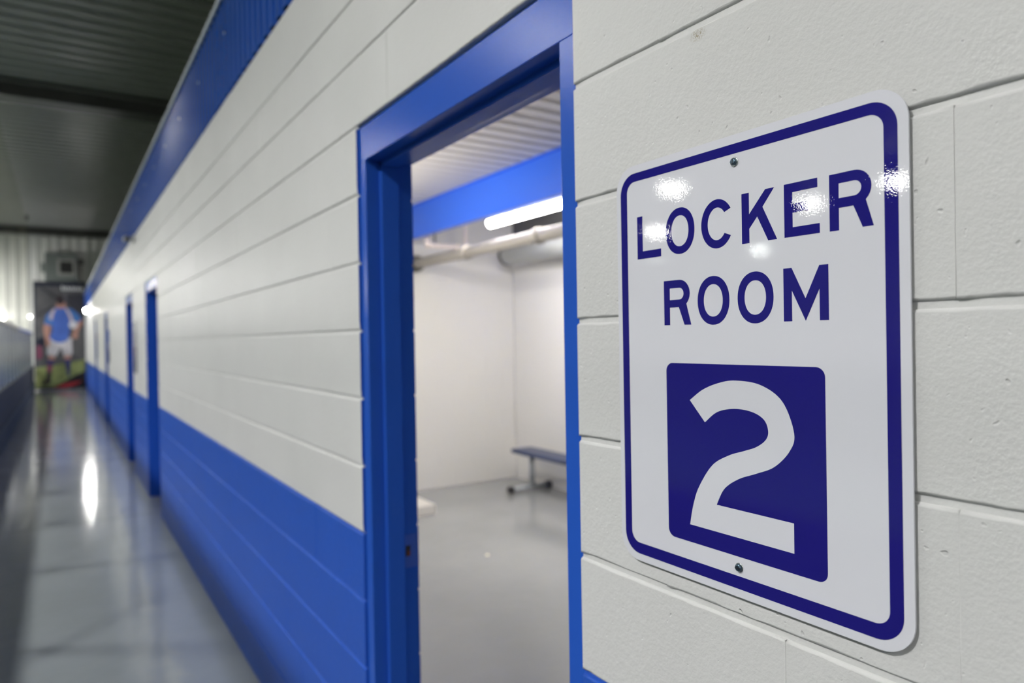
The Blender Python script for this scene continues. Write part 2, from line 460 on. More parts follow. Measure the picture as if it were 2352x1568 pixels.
D0 = 0.345
def course_spans(i):
    """list of (y0, y1, end0, end1) of the blocks in course i"""
    par = 0.0 if i % 2 == 0 else C
    z0 = ZJ[i]
    segs = []
    if z0 + 0.01 < D_H:
        for k in range(0, len(edges), 2): segs.append((edges[k], edges[k + 1], k > 0, k + 2 < len(edges)))
    else:
        segs.append((edges[0], edges[-1], False, False))
    out = []
    for a, b_, d0, d1 in segs:
        off = D0 + par + (0.096 if a > 1.0 else 0.0)
        k0 = math.ceil((a - off) / (2 * C) - 1e-6); cuts = [a]
        y_ = off + k0 * 2 * C
        while y_ < b_ - 0.001:
            if y_ - cuts[-1] > 0.085 and b_ - y_ > 0.085: cuts.append(y_)
            y_ += 2 * C
        cuts.append(b_)
        for k in range(len(cuts) - 1):
            out.append((cuts[k], cuts[k + 1], d0 and k == 0, d1 and k == len(cuts) - 2))
    return out
allb = []
for i in range(len(ZJ) - 1):
    for a, b_, e0, e1 in course_spans(i):
        allb.append((i, a, b_, e0, e1))
# nearest ones that the photo shows become single blocks, the rest is one mesh
allb.sort(key=lambda t: (t[1] + t[2]) / 2 if (t[1] + t[2]) / 2 > -0.1 else 50 - t[1])
stuff = bmesh.new()
for n_, (i, a, b_, e0, e1) in enumerate(allb):
    H = ZJ[i + 1] - ZJ[i]
    m_ = 'blue_block_paint' if i < 5 else 'white_block_paint'
    if n_ < 300:
        det = 1 if a < 3.6 else 0
        me = block_mesh(b_ - a, H, m_, e0, e1, det, rnd.randrange(5) if det else 0)
        link('block', me, wall, (WX0 + (rnd.random() - .5) * 0.0012, a, ZJ[i]))
    else:
        g = 0.0042; c_ = 0.0030; mi = 0 if i >= 5 else 1
        v = [stuff.verts.new(p) for p in ((WX0, a + .001, ZJ[i] + g + c_), (WX0, b_ - .001, ZJ[i] + g + c_), (WX0, b_ - .001, ZJ[i + 1] - g - c_), (WX0, a + .001, ZJ[i + 1] - g - c_))]
        q = [stuff.verts.new(p) for p in ((WX0 + .006, a, ZJ[i] + g), (WX0 + .006, b_, ZJ[i] + g), (WX0 + .006, b_, ZJ[i + 1] - g), (WX0 + .006, a, ZJ[i + 1] - g))]
        bk = [stuff.verts.new((WX1, p.co.y, p.co.z)) for p in q]
        stuff.faces.new(v).material_index = mi
        for k in range(4):
            stuff.faces.new((v[k], v[(k + 1) % 4], q[(k + 1) % 4], q[k])).material_index = mi
            stuff.faces.new((q[k], q[(k + 1) % 4], bk[(k + 1) % 4], bk[k])).material_index = mi
        stuff.faces.new(bk[::-1]).material_index = mi
o = obj('far_blocks', stuff, ['white_block_paint', 'blue_block_paint'], wall); o['kind'] = 'stuff'

# ------------------------------------------------------------------ blue corrugated fascia
bm = bmesh.new(); y = Y0; prof = []
while y < END_Y:
    prof += [(0.745, y), (0.745, y + 0.044), (0.772, y + 0.056), (0.772, y + 0.090)]; y += 0.102
A = [bm.verts.new((p[0], p[1], FASC_Z0)) for p in prof]; B = [bm.verts.new((p[0], p[1], FASC_Z1 - 0.025)) for p in prof]
for i in range(len(prof) - 1): bm.faces.new((A[i], A[i + 1], B[i + 1], B[i]))
fas = struct('trim_1', bm, 'fascia_blue', 'blue corrugated metal fascia running above the white blocks')
bm = bmesh.new()
bx(bm, 0.733, 0.742, Y0, END_Y, FASC_Z1 - 0.035, FASC_Z1); bx(bm, 0.742, 0.95, Y0, END_Y, FASC_Z1 - 0.006, FASC_Z1)
obj('cap_flashing', bm, 'galvanised', fas)
bm = bmesh.new()
bx(bm, 0.765, 0.785, Y0, END_Y, FASC_Z0 - 0.002, FASC_Z0 + 0.004)
obj('bottom_angle', bm, 'frame_paint', fas)
scr = bmesh.new(); cyl(scr, (0.743, 0, 0), (0.738, 0, 0), 0.008, n=8); me_s = mesh_of(scr, 'screw', 'galvanised')
yy = 2.2
while yy < 12:
    k = round((yy - Y0) / 0.102)
    link('screw', me_s, fas, (0.002, Y0 + k * 0.102 + 0.022, FASC_Z0 + 0.10 + 0.22 * (k % 2)))
    yy += 0.81

# ------------------------------------------------------------------ door frames
FX0, FX1 = WX0 + 0.008, 0.909
def jamb_profile(s):
    """outline in (x, y) of one jamb, y from the outer edge (0) towards the opening; s mirrors"""
    p = [(FX0, 0), (FX0, 0.050), (0.806, 0.050), (0.806, 0.066), (0.861, 0.066), (0.861, 0.050), (FX1, 0.050), (FX1, 0), ]
    return p
def frame_parts(parent):
    HZ = D_H - 0.004
    hi = HZ - 0.102
    b = bmesh.new(); extrude_profile(b, jamb_profile(1), 'Z', 0, hi); j1 = obj('jamb', b, 'frame_paint', parent, bev=0.0015)
    b = bmesh.new(); extrude_profile(b, [(x, D_W - y) for x, y in jamb_profile(1)], 'Z', 0, hi); j2 = obj('jamb', b, 'frame_paint', parent, bev=0.0015)
    b = bmesh.new()
    hp = [(FX0, HZ), (FX0, hi), (0.806, hi), (0.806, hi - 0.016), (0.861, hi - 0.016), (0.861, hi), (FX1, hi), (FX1, HZ)]
    extrude_profile(b, hp, 'Y', 0, D_W); obj('head', b, 'frame_paint', parent, bev=0.0015)
    return j1, j2
d1 = struct_empty('door_1', 'open doorway with a blue painted steel frame beside the sign', 'doorway', (0, DOORS[0], 0))
j1, j2 = frame_parts(d1)
# strike plate on the far jamb, in the door rabbet
yj = D_W - 0.050
b = bmesh.new(); bx(b, 0.864, 0.906, yj - 0.0015, yj + 0.001, 0.905, 1.005)
sp = obj('strike_plate', b, 'strike_blue', j2, bev=0.0006)
b = bmesh.new(); bx(b, 0.868, 0.884, yj - 0.0022, yj - 0.0012, 0.940, 0.972); obj('latch_hole', b, 'black', sp)
b = bmesh.new(); bx(b, 0.874, 0.883, yj - 0.0027, yj - 0.0020, 0.941, 0.956); obj('rust_stain', b, 'rust', sp)
# paint bead along the frame edge
DOOR_LABELS = ['', 'closed blue door nearest beyond the open doorway', 'closed blue door with a sign on the wall beside it, second beyond the open doorway',
               'closed blue door third beyond the open doorway', 'closed blue door last before the end wall']
proto = None
for k in range(1, 5):
    if proto is None:
        t = struct_empty('door_2', DOOR_LABELS[k], 'door', (0, DOORS[k], 0))
        frame_parts(t)
        b = bmesh.new(); bx(b, 0.863, 0.907, 0.053, D_W - 0.053, 0.01, D_H - 0.110); leaf = obj('door_leaf', b, 'door_paint', t, bev=0.002)
        b = bmesh.new(); cyl(b, (0.863, 0.12, 0.96), (0.80, 0.12, 0.96), 0.012); cyl(b, (0.805, 0.115, 0.96), (0.805, 0.23, 0.96), 0.010)
        lathe(b, [(0.030, 0.853), (0.030, 0.863)], (0, 0.12, 0.96), 'X'); obj('lever_handle', b, 'lever_steel', leaf)
        b = bmesh.new(); bx(b, 0.845, 0.863, 0.10, 0.14, 0.05, 0.17); cyl(b, (0.852, 0.12, 0.0), (0.83, 0.12, 0.12), 0.010); obj('kick_stop', b, 'lever_steel', leaf)
        proto = t
    else:
        r_ = dup(proto, (0, DOORS[k], 0), DOOR_LABELS[k]); r_.name = 'door_%d' % (k + 1)

# ------------------------------------------------------------------ the sign
SX = WX0 - 0.0062        # front face of the plate
SY, SZ = 0.845, 1.250    # u = 0, v = 0
mm = 0.001
def sign_T(layer):
    return lambda u, v, w_: Vector((-layer - w_, -u, v))
def mmz(loop): return [(u * mm, v * mm) for u, v in loop]
sign = thing('wall_sign', 'white metal sign with navy border reading LOCKER ROOM 2 screwed to the block wall', 'sign', (SX, SY, SZ))
PL = link('plate', shape2d('plate', [mmz(rrect(3, 459, 0, 611, 38))], 0.0022, 'sign_white', lambda u, v, w_: Vector((0.0022 - w_, -u, v))), sign)
INK = 0.00025
link('border', shape2d('border', [mmz(rrect(12.5, 447.5, 11, 599, 31)), mmz(rrect(27, 432.5, 28, 586, 17))], INK, 'sign_blue', sign_T(0.0)), sign)
link('number_panel', shape2d('number_panel', [mmz(rrect(106, 360, 54, 308, 12))], INK, 'sign_blue', sign_T(0.0)), sign)
two = catmull([(151, 256), (175, 272), (203, 282.5), (231, 287), (270, 283), (302, 264), (318, 226), (311, 203), (289, 181), (262, 168.5), (234, 157), (210, 140), (196.5, 116)])
two += [(316, 116), (316, 79), (148, 79)]
two += catmull([(148, 79), (155, 109), (166, 136), (190, 169), (218, 186), (244, 195.5), (263, 203), (277, 213.5), (281, 225), (275, 239), (257, 247.5), (229, 249.5), (200, 243), (178, 227)])[1:]
link('numeral', shape2d('numeral', [mmz(two)], INK, 'sign_white', sign_T(INK)), sign)

def letter_R(u, v, w_=50, h=65):
    # stem 11.5, bowl radius
    def arc(cx, cy, r, a0, a1, n=12): return [(cx + r * math.cos(math.radians(a0 + (a1 - a0) * i / n)), cy + r * math.sin(math.radians(a0 + (a1 - a0) * i / n))) for i in range(n + 1)]
    cx, cy, ro, ri = u + w_ - 20, v + h - 20, 20.0, 8.4
    outer = [(u, v), (u, v + h)] + arc(cx, cy, ro, 90, -48) + [(u + w_ + 2, v), (u + w_ - 10.5, v), (u + w_ - 21, v + 25.5), (u + 11.5, v + 25.5), (u + 11.5, v)]
    inner = [(u + 11.5, v + h - 11.6)] + arc(cx, cy, ri, 90, -90) + [(u + 11.5, v + h - 28.4)]
    return [outer, inner]
def letter_O(u, v, w_=55, h=66.5):
    cx, cy = u + w_ / 2, v + 32.5
    def sup(a, b, n=72, p=2.12):
        out = []
        for i in range(n):
            t = 2 * math.pi * i / n; c_, s_ = math.cos(t), math.sin(t)
            out.append((cx + a * math.copysign(abs(c_) ** (2 / p), c_), cy + b * math.copysign(abs(s_) ** (2 / p), s_)))
        return out
    return [sup(w_ / 2, h / 2), sup(w_ / 2 - 11, h / 2 - 11.2)]
def letter_C(u, v):
    cx, cy = u + 27.5, v + 32.5
    return [ellipse(cx, cy, 27.5, 33.2, 33, 327, 40, False) + ellipse(cx, cy, 16.2, 22, 321, 39, 40, False)]
def letter_L(u, v): return [[(u, v), (u, v + 65), (u + 11.5, v + 65), (u + 11.5, v + 11.5), (u + 50, v + 11.5), (u + 50, v)]]
def letter_E(u, v):
    return [[(u, v), (u, v + 65), (u + 45, v + 65), (u + 45, v + 54), (u + 11.5, v + 54), (u + 11.5, v + 40), (u + 32, v + 40), (u + 32, v + 29), (u + 11.5, v + 29), (u + 11.5, v + 11.5), (u + 47.5, v + 11.5), (u + 47.5, v)]]
def letter_K(u, v):
    return [[(u, v), (u, v + 65), (u + 11.5, v + 65), (u + 11.5, v + 37), (u + 36.5, v + 65), (u + 49.5, v + 65), (u + 32, v + 43.5), (u + 53, v), (u + 40, v), (u + 24, v + 32.5), (u + 11.5, v + 18.5), (u + 11.5, v)]]
def letter_M(u, v):
    return [[(u, v), (u, v + 65), (u + 11.5, v + 65), (u + 30, v + 27), (u + 48.5, v + 65), (u + 60, v + 65), (u + 60, v), (u + 48.5, v), (u + 48.5, v + 37.5), (u + 30, v), (u + 11.5, v + 37.5), (u + 11.5, v)]]
for fn, u, v in ((letter_L, 49, 465.5), (letter_O, 109, 465.5), (letter_C, 176.5, 465.5), (letter_K, 245, 465.5), (letter_E, 308.5, 465.5), (letter_R, 368.5, 465),
                 (letter_R, 103.5, 363), (letter_O, 168, 362.5), (letter_O, 236.5, 362.5), (letter_M, 306, 363)):
    link('letter', shape2d('letter', [mmz(l) for l in fn(u, v)], INK, 'sign_blue', sign_T(0.0)), sign)
for u, v, rot in ((234.5, 575, 1.45), (233, 40, 0.15)):
    b = bmesh.new(); lathe(b, [(0.0062, -0.0002), (0.0062, -0.0010), (0.0056, -0.0013)], (0, -u * mm, v * mm), 'X', 28)
    ws = obj('washer', b, 'washer_steel', sign)
    b = bmesh.new(); lathe(b, [(0.0050, -0.0012), (0.0050, -0.0030), (0.0043, -0.0042), (0.0028, -0.0046)], (0, -u * mm, v * mm), 'X', 6 if rot > 1 else 24)
    hd = obj('screw_head', b, 'zinc', ws)
    b = bmesh.new()
    c_, s_ = math.cos(rot), math.sin(rot)
    pr = [(0.0040 * c_ * a + -0.0005 * s_ * q, 0.0040 * s_ * a + 0.0005 * c_ * q) for a, q in ((1, 1), (-1, 1), (-1, -1), (1, -1))]
    extrude_profile(b, [(-u * mm - p[0], v * mm + p[1]) for p in pr], 'X', -0.0048, -0.0043); obj('slot', b, 'black', hd)

# further signs along the corridor: plate, border and number panel
lab = {9.46: 'white wall sign with navy border between the first two closed doors', 14.85: 'small distant white wall sign before the third closed door', 19.75: 'small distant white wall sign before the last closed door'}
for yc, l_ in lab.items():
    t = thing('wall_sign', l_, 'sign', (SX, yc + 0.231, SZ), 'door signs down the corridor')
    for ch in sign.children:
        if ch.name.split('.')[0] in ('plate', 'border', 'number_panel'):
            c_ = ch.copy(); COL.objects.link(c_); c_.parent = t

# ------------------------------------------------------------------ locker room
RM = 'room_wall_paint'
def room_wall(name, label, axis, pos, a0, a1, z1, sgn, off):
    """block wall: axis 'Y' = plane at y=pos spanning x; axis 'X' = plane at x=pos spanning y; sgn = side of the thickness"""
    b = bmesh.new()
    if axis == 'Y': bx(b, a0, a1, pos + sgn * 0.003, pos + sgn * 0.19, 0, z1)
    else: bx(b, pos + sgn * 0.003, pos + sgn * 0.19, a0, a1, 0, z1)
    wl = struct(name, b, RM, label)
    cache = {}
    for i in range(int(math.ceil(z1 / C))):
        zt = min((i + 1) * C, z1)
        cuts = [a0]; y_ = a0 + off + (C if i % 2 else 0) - 2 * C
        while y_ < a1:
            if y_ - cuts[-1] > 0.06 and a1 - y_ > 0.06: cuts.append(y_)
            y_ += 2 * C
        cuts.append(a1)
        for k in range(len(cuts) - 1):
            Lb, Hb = cuts[k + 1] - cuts[k], zt - i * C
            key = (round(Lb, 4), round(Hb, 4))
            if key not in cache:
                bb = bmesh.new(); g, c_ = 0.0025, 0.002
                pf = [(c_, g + c_), (Lb - c_, g + c_), (Lb - c_, Hb - g - c_), (c_, Hb - g - c_)]
                pm = [(0.0005, g), (Lb - 0.0005, g), (Lb - 0.0005, Hb - g), (0.0005, Hb - g)]
                def P(p, d): return (p[0], sgn * d, p[1]) if axis == 'Y' else (sgn * d, p[0], p[1])
                A = [bb.verts.new(P(p, 0)) for p in pf]; B = [bb.verts.new(P(p, 0.0022)) for p in pm]; Cc = [bb.verts.new(P(p, 0.02)) for p in pm]
                bb.faces.new(A)
                for q in range(4):
                    bb.faces.new((A[q], A[(q + 1) % 4], B[(q + 1) % 4], B[q])); bb.faces.new((B[q], B[(q + 1) % 4], Cc[(q + 1) % 4], Cc[q]))
                bb.faces.new(Cc)
                cache[key] = mesh_of(bb, 'block', RM)
            link('block', cache[key], wl, (cuts[k], pos, i * C) if axis == 'Y' else (pos, cuts[k], i * C))
    return wl
room_wall('wall_room_end', 'warm white block wall at the far end of the locker room', 'Y', ROOM_Y1, WX1 + 0.002, ROOM_X1, 3.05, 1, 0.21)
room_wall('wall_room_back', 'warm white block wall behind the locker room bench', 'X', ROOM_X1, 2.0, ROOM_Y1, 2.76, 1, 0.33)
b = bmesh.new(); bx(b, ROOM_X1, ROOM_X1 + 0.19, Y0, 2.0, 0, 2.76)
struct('wall_room_side', b, RM, 'warm white wall further along behind the bench')
b = bmesh.new(); bx(b, WX1, ROOM_X1 + 0.2, -1.15, -1.0, 0, 3.05)
struct('wall_room_near', b, RM, 'warm white near end wall of the locker room')
b = bmesh.new(); bx(b, ROOM_X1, 4.62, Y0, END_Y, 2.76, 3.07)  # dark strip put where the gap above the wall lies in shade
struct('trim_2', b, 'steel_dark', 'dark steel ledger strip standing in for the shaded gap above the wall behind the bench')
# ribbed metal deck
bm = bmesh.new(); prof = []; y = -1.2
while y < ROOM_Y1 + 0.15:
    prof += [(y, ROOM_Z), (y + 0.095, ROOM_Z), (y + 0.100, ROOM_Z + 0.070), (y + 0.147, ROOM_Z + 0.070)]; y += 0.152
strip_mesh(bm, prof, 'X', WX1 - 0.005, 4.50)
struct('ceiling_room', bm, 'deck_white', 'white ribbed metal deck ceiling of the locker room')

t = thing('roof_beam', 'bright blue steel beam under the locker room deck ceiling', 'beam', (2.98, 2.5, 2.60))
b = bmesh.new(); bx(b, 0.0, 0.012, -3.4, 4.19, 0.012, 0.318); obj('web', b, 'beam_blue', t)
b = bmesh.new(); bx(b, -0.022, 0.034, -3.4, 4.19, 0.0, 0.012); obj('flange', b, 'beam_blue', t)
b = bmesh.new(); bx(b, -0.022, 0.034, -3.4, 4.19, 0.318, 0.33); obj('flange', b, 'beam_blue', t)

def strip_light(x, y0, y1, label):
    t = thing('strip_light', label, 'light', (x, y0, 2.60), 'locker room strip lights')
    L_ = y1 - y0
    b = bmesh.new(); pts = [(-0.040 * math.cos(math.radians(a)), 0.034 - 0.040 * math.sin(math.radians(a))) for a in range(-35, 216, 10)]
    extrude_profile(b, pts, 'Y', 0.01, L_ - 0.01); obj('diffuser', b, 'tube_light', t)
    b = bmesh.new(); bx(b, -0.030, 0.030, 0.0, L_, 0.058, 0.085); obj('housing', b, 'pale_metal', t)
    for yy in (0.2, L_ - 0.2):
        b = bmesh.new(); cyl(b, (0, yy, 0.08), (0, yy, ROOM_Z - 2.60 + 0.03), 0.004, n=8); obj('hanger', b, 'galvanised', t)
    return t
strip_light(3.28, 4.12, 5.40, 'lit white strip light hanging beyond the blue beam')
strip_light(3.28, 1.6, 2.88, 'lit strip light hanging beyond the blue beam, level with the open doorway')
strip_light(1.55, 4.25, 5.53, 'lit strip light between the corridor wall and the blue beam')

t = thing('main_pipe', 'cream painted main pipe with an end flange below the blue beam', 'pipe', (3.14, 3.2, 2.385))
b = bmesh.new(); cyl(b, (0, -1.0, 0), (0, 3.46, 0), 0.05); obj('pipe', b, 'pipe_cream', t)
b = bmesh.new(); lathe(b, [(0.085, 3.44), (0.085, 3.497)], (0, 0, 0), 'Y'); obj('flange', b, 'steel_dark', t)
for yy in (2.35, 1.2):
    b = bmesh.new(); lathe(b, [(0.062, yy), (0.066, yy + 0.02), (0.066, yy + 0.06), (0.062, yy + 0.08)], (0, 0, 0), 'Y'); cyl(b, (0.05, yy + .04, 0.05), (0.085, yy + .04, 0.07), 0.01, n=8); cyl(b, (-0.05, yy + .04, -0.05), (-0.085, yy + .04, -0.07), 0.01, n=8)
    obj('coupling', b, 'pipe_cream', t)
t = thing('branch_pipe', 'thin pinkish white branch pipe hanging behind the cream main pipe', 'pipe', (3.70, 6.25, 2.525))
b = bmesh.new(); cyl(b, (0.0, 0, 0), (-0.63, 0, 0), 0.026); obj('pipe', b, 'pipe_pink', t)
b = bmesh.new(); cyl(b, (-0.63, 0, -0.026), (-0.63, 0, 0.08), 0.028); obj('elbow', b, 'pipe_pink', t)
b = bmesh.new(); cyl(b, (-0.20, 0, 0), (-0.20, 0, 0.42), 0.020); obj('riser', b, 'pipe_pink', t)
b = bmesh.new(); cyl(b, (-0.63, 0, 0.08), (-0.63, 0, 0.42), 0.010, n=8); obj('hanger_rod', b, 'steel_dark', t)
b = bmesh.new(); cyl(b, (-0.55, 0, 0.0), (-0.55, 0, 0.42), 0.009, n=8); obj('hanger_rod', b, 'steel_dark', t)
t = thing('round_duct', 'pale grey round duct along the top of the wall behind the bench', 'duct', (4.13, 3.0, 2.50))
b = bmesh.new(); cyl(b, (0, -2.0, 0), (0, 3.42, 0), 0.115, n=32); obj('shell', b, 'duct_grey', t)
b = bmesh.new(); lathe(b, [(0.118, 3.40), (0.118, 3.44), (0.10, 3.46)], (0, 0, 0), 'Y', 32); obj('end_band', b, 'steel_dark', t)
b = bmesh.new(); cyl(b, (-0.13, 3.47, 0.09), (-0.02, 3.47, 0.11), 0.012, n=8); obj('clamp', b, 'rubber', t)

t = thing('bench', 'long dark blue bench on grey pedestal legs beside the locker room wall', 'bench', (4.12, 4.4, 0))
b = bmesh.new(); bx(b, -0.125, 0.125, -0.4, 1.82, 0.378, 0.42); obj('seat', b, 'bench_blue', t, bev=0.004)
for yy in (1.62, 0.0):
    b = bmesh.new(); cyl(b, (0.0, yy, 0.03), (0.0, yy, 0.378), 0.028); pl = obj('leg', b, 'bench_leg', t)
    b = bmesh.new(); bx(b, -0.10, 0.10, yy - 0.03, yy + 0.03, 0.366, 0.378); obj('bracket', b, 'bench_leg', pl)
    b = bmesh.new(); cyl(b, (-0.25, yy, 0.036), (0.21, yy, 0.036), 0.026); ft = obj('foot_bar', b, 'bench_leg', t)
    for xx in (-0.27, 0.20):
        b = bmesh.new(); cyl(b, (xx - 0.02, yy, 0.036), (xx + 0.03, yy, 0.036), 0.036); obj('rubber_foot', b, 'rubber', ft)
b = bmesh.new(); bx(b, 0, 1.85, 0, 0.965, 0, 0.09)
tag(obj('floor_step', b, 'step_white', None, (1.0, 5.73, 0), bev=0.008), 'low white concrete step against the locker room end wall', 'step')
b = bmesh.new(); extrude_profile(b, [(0, 0), (0.022, 0.006), (0.028, 0.026), (0.012, 0.034), (-0.006, 0.015)], 'Z', 0.0, 0.003)
tag(obj('paper_scrap', b, 'paper', None, (2.60, 4.40, 0)), 'tiny cream paper scrap on the grey locker room floor', 'paper')

# ------------------------------------------------------------------ barrier: boards, glass, net
PANEL = 2.44
def board_unit(y0, rail, label):
    t = thing('barrier_panel', label, 'barrier', (-0.78, y0, 0), 'barrier panels along the field')
    b = bmesh.new(); bx(b, -0.08, 0.0, 0.004, PANEL - 0.004, 0.30, 0.88); obj('facing', b, 'board_facing', t, bev=0.004)
    b = bmesh.new(); bx(b, -0.09, 0.018, 0.002, PANEL - 0.002, 0.0, 0.32); obj('kick_plate', b, 'board_kick', t, bev=0.006)
    b = bmesh.new(); bx(b, -0.09, 0.012, 0.002, PANEL - 0.002, 0.88, 0.915); obj('cap', b, 'board_facing', t, bev=0.004)
    b = bmesh.new(); bx(b, -0.062, -0.018, 0.002, PANEL - 0.002, 1.96, 2.04); obj('top_rail', b, rail, t, bev=0.004)
    for q in range(2):
        b = bmesh.new(); bx(b, -0.046, -0.034, q * PANEL / 2 + 0.037, (q + 1) * PANEL / 2 - 0.001, 0.915, 1.96); obj('glass_pane', b, 'glass', t)
        b = bmesh.new(); bx(b, -0.06, -0.02, q * PANEL / 2 + 0.002, q * PANEL / 2 + 0.037, 0.915, 1.96); obj('post', b, 'alu_post', t)
    return t
BY = END_Y - 0.25
pb = board_unit(BY - PANEL, 'rail_blue', 'dark barrier board with blue topped glass, ending beside the banner')
for k in range(1, 4):
    dup(pb, (-0.78, BY - PANEL * (k + 1), 0), 'dark barrier board with a blue rail on top of its glass')
pg = board_unit(BY - PANEL * 5, 'rail_grey', 'dark barrier board with a plain grey rail on top of its glass')
k = 5
while BY - PANEL * (k + 1) > Y0 - 0.1:
    dup(pg, (-0.78, BY - PANEL * (k + 1), 0)); k += 1
t = thing('safety_net', 'pale see-through safety net hanging above the glass panes', 'net', (-0.82, 26.3, 2.045))
b = bmesh.new(); bx(b, -0.001, 0.001, -12.5, 0, 0, 3.45); obj('mesh_sheet', b, 'netting', t)
b = bmesh.new(); cyl(b, (0, 0, 0), (0, 0, 3.60), 0.02, n=10); obj('edge_cord', b, 'netting', t)
b = bmesh.new(); lathe(b, [(0.03, 3.45), (0.05, 3.50), (0.05, 3.62), (0.03, 3.66)], (0, 0, 0), 'Z', 12); obj('pulley', b, 'steel_dark', t)

# ------------------------------------------------------------------ lamps over the field
def high_bay(name, loc, label, group, glow, skirt=False):
    t = thing(name, label, 'lamp', loc, group)
    b = bmesh.new(); pr = [(0.24 * math.cos(math.radians(a)), -0.20 * math.sin(math.radians(a))) for a in range(0, 90, 18)] + [(0.01, -0.20)]
    lathe(b, pr, (0, 0, 0), 'Z', 14); obj('dome', b, glow, t)
    b = bmesh.new(); lathe(b, [(0.36, -0.02), (0.36, 0.0), (0.18, 0.10), (0.10, 0.14), (0.10, 0.26)], (0, 0, 0), 'Z', 20); obj('housing', b, 'lamp_housing', t)
    if skirt:
        b = bmesh.new(); cyl(b, (0, 0, -0.01), (0, 0, -0.26), 0.355, 0.40, n=28, cap=False); sk = obj('reflector', b, 'lamp_housing', t)
    b = bmesh.new(); cyl(b, (0, 0, 0.26), (0, 0, CEIL_Z - loc[2] + 0.02), 0.012, n=8); obj('hanger', b, 'galvanised', t)
    return t
LZ = 5.27
first = None
for (x, y) in ((-11.29, 12.32), (-16.09, 17.69), (-21.06, 22.85), (-16.18, 11.84), (-23.94, 19.46), (-15.4, 9.05), (-10.8, 4.2), (-16.0, 26.0),
               (-11.0, 0.4), (-17.0, 2.5), (-24.0, 4.5), (-11.0, -5.0), (-19.0, -4.5)):  # those not behind the sign's glints are unseen lamps, added to fill the light
    if first is None:
        first = high_bay('high_bay_lamp', (x, y, LZ), 'round high bay lamp hanging over the playing field', 'lamps over the field', 'lamp_dome')
    else:
        dup(first, (x, y, LZ))
first = None
for y in (-4.6, 1.0, 6.6, 12.2, 17.8, 23.4):
    if first is None:
        first = high_bay('high_bay_lamp', (-3.5, y, LZ), 'brighter round lamp in the row hanging just beyond the barrier', 'lamps along the barrier', 'side_dome', True)
    else:
        dup(first, (-3.5, y, LZ))

for (x, y), l_ in (((-3.6, 27.4), 'unseen low lamp added to light the end wall, next to the barrier'), ((-8.5, 27.4), 'unseen low lamp added to light the end wall, out over the field')):  # unseen lamps added to brighten the end wall and far ceiling
    high_bay('high_bay_lamp', (x, y, 3.95), l_, 'lamps added to light the end wall', 'end_fill_dome')

# small lit globes near the end wall
def globe(loc, r, side, label, glow='globe_light'):
    t = thing('globe_lamp', label, 'lamp', loc, 'small globe lamps at the corridor end')
    b = bmesh.new(); bmesh.ops.create_uvsphere(b, u_segments=20, v_segments=12, radius=r); 
    for f in b.faces: f.smooth = True
    obj('globe', b, glow, t)
    b = bmesh.new(); d = Vector(side)
    cyl(b, d * r * 0.9, d * (r + 0.06), r * 0.6, n=14); obj('base', b, 'grey_trim', t)
    return t
globe((0.655, 23.9, 2.60), 0.05, (1, 0, 0), 'small bright globe lamp on the blue and white wall')
globe((-0.86, 29.35, 2.60), 0.045, (0, 1, 0), 'small bright globe lamp on the end wall beside the banner', 'globe_light_dim')
globe((-1.66, 29.30, 2.56), 0.10, (0, 1, 0), 'larger bright globe lamp on the end wall beyond the barrier', 'globe_light_dim')

# ------------------------------------------------------------------ security camera
t = thing('security_camera', 'small grey security camera fixed where blue fascia meets the white blocks', 'camera', (0.755, 9.37, 2.845))
b = bmesh.new(); lathe(b, [(0.045, -0.015), (0.045, 0.0)], (0, 0, 0), 'X'); obj('base', b, 'camera_shell', t)
b = bmesh.new(); cyl(b, (-0.01, 0, 0), (-0.07, 0, 0.0), 0.015); obj('bracket', b, 'camera_shell', t)
b = bmesh.new(); cyl(b, (-0.08, 0.07, 0.0), (-0.08, -0.10, -0.02), 0.036); hb = obj('body', b, 'camera_shell', t)
b = bmesh.new(); cyl(b, (-0.08, -0.098, -0.02), (-0.08, -0.106, -0.021), 0.028); obj('lens', b, 'black', hb)

# ------------------------------------------------------------------ end wall: cabinet with vent, conduit, banner
t = thing('wall_cabinet', 'grey metal cabinet with a square framed vent above the banner', 'cabinet', (0.08, END_Y - 0.035, 3.86))
b = bmesh.new(); bx(b, -0.49, 0.48, -0.28, 0.0, 0.0, 0.97); obj('body', b, 'grey_box', t, bev=0.01)
b = bmesh.new(); bx(b, -0.60, -0.49, -0.16, 0.0, 0.30, 0.62); obj('bracket', b, 'grey_box', t)
b = bmesh.new()
for x0, x1, z0, z1 in ((-0.13, 0.43, 0.18, 0.27), (-0.13, 0.43, 0.67, 0.76), (-0.13, -0.04, 0.27, 0.67), (0.34, 0.43, 0.27, 0.67)): bx(b, x0, x1, -0.32, -0.28, z0, z1)
vf = obj('vent_frame', b, 'grey_trim', t)
b = bmesh.new(); bx(b, -0.04, 0.34, -0.286, -0.281, 0.27, 0.67); obj('vent_back', b, 'black', vf)
for q in range(5):
    b = bmesh.new(); extrude_profile(b, [(-0.312, 0.30 + q * 0.075), (-0.29, 0.325 + q * 0.075), (-0.287, 0.322 + q * 0.075), (-0.309, 0.297 + q * 0.075)], 'X', -0.04, 0.34); obj('slat', b, 'steel_dark', vf)
t = thing('conduit', 'pale vertical conduit with a dark junction box beside the grey cabinet', 'conduit', (0.66, END_Y - 0.06, 3.86))
b = bmesh.new(); cyl(b, (0, 0, 0), (0, 0, 0.62), 0.045); obj('pipe', b, 'pale_metal', t)
b = bmesh.new(); bx(b, -0.07, 0.09, -0.09, 0.03, 0.62, 0.80); obj('junction_box', b, 'steel_dark', t)

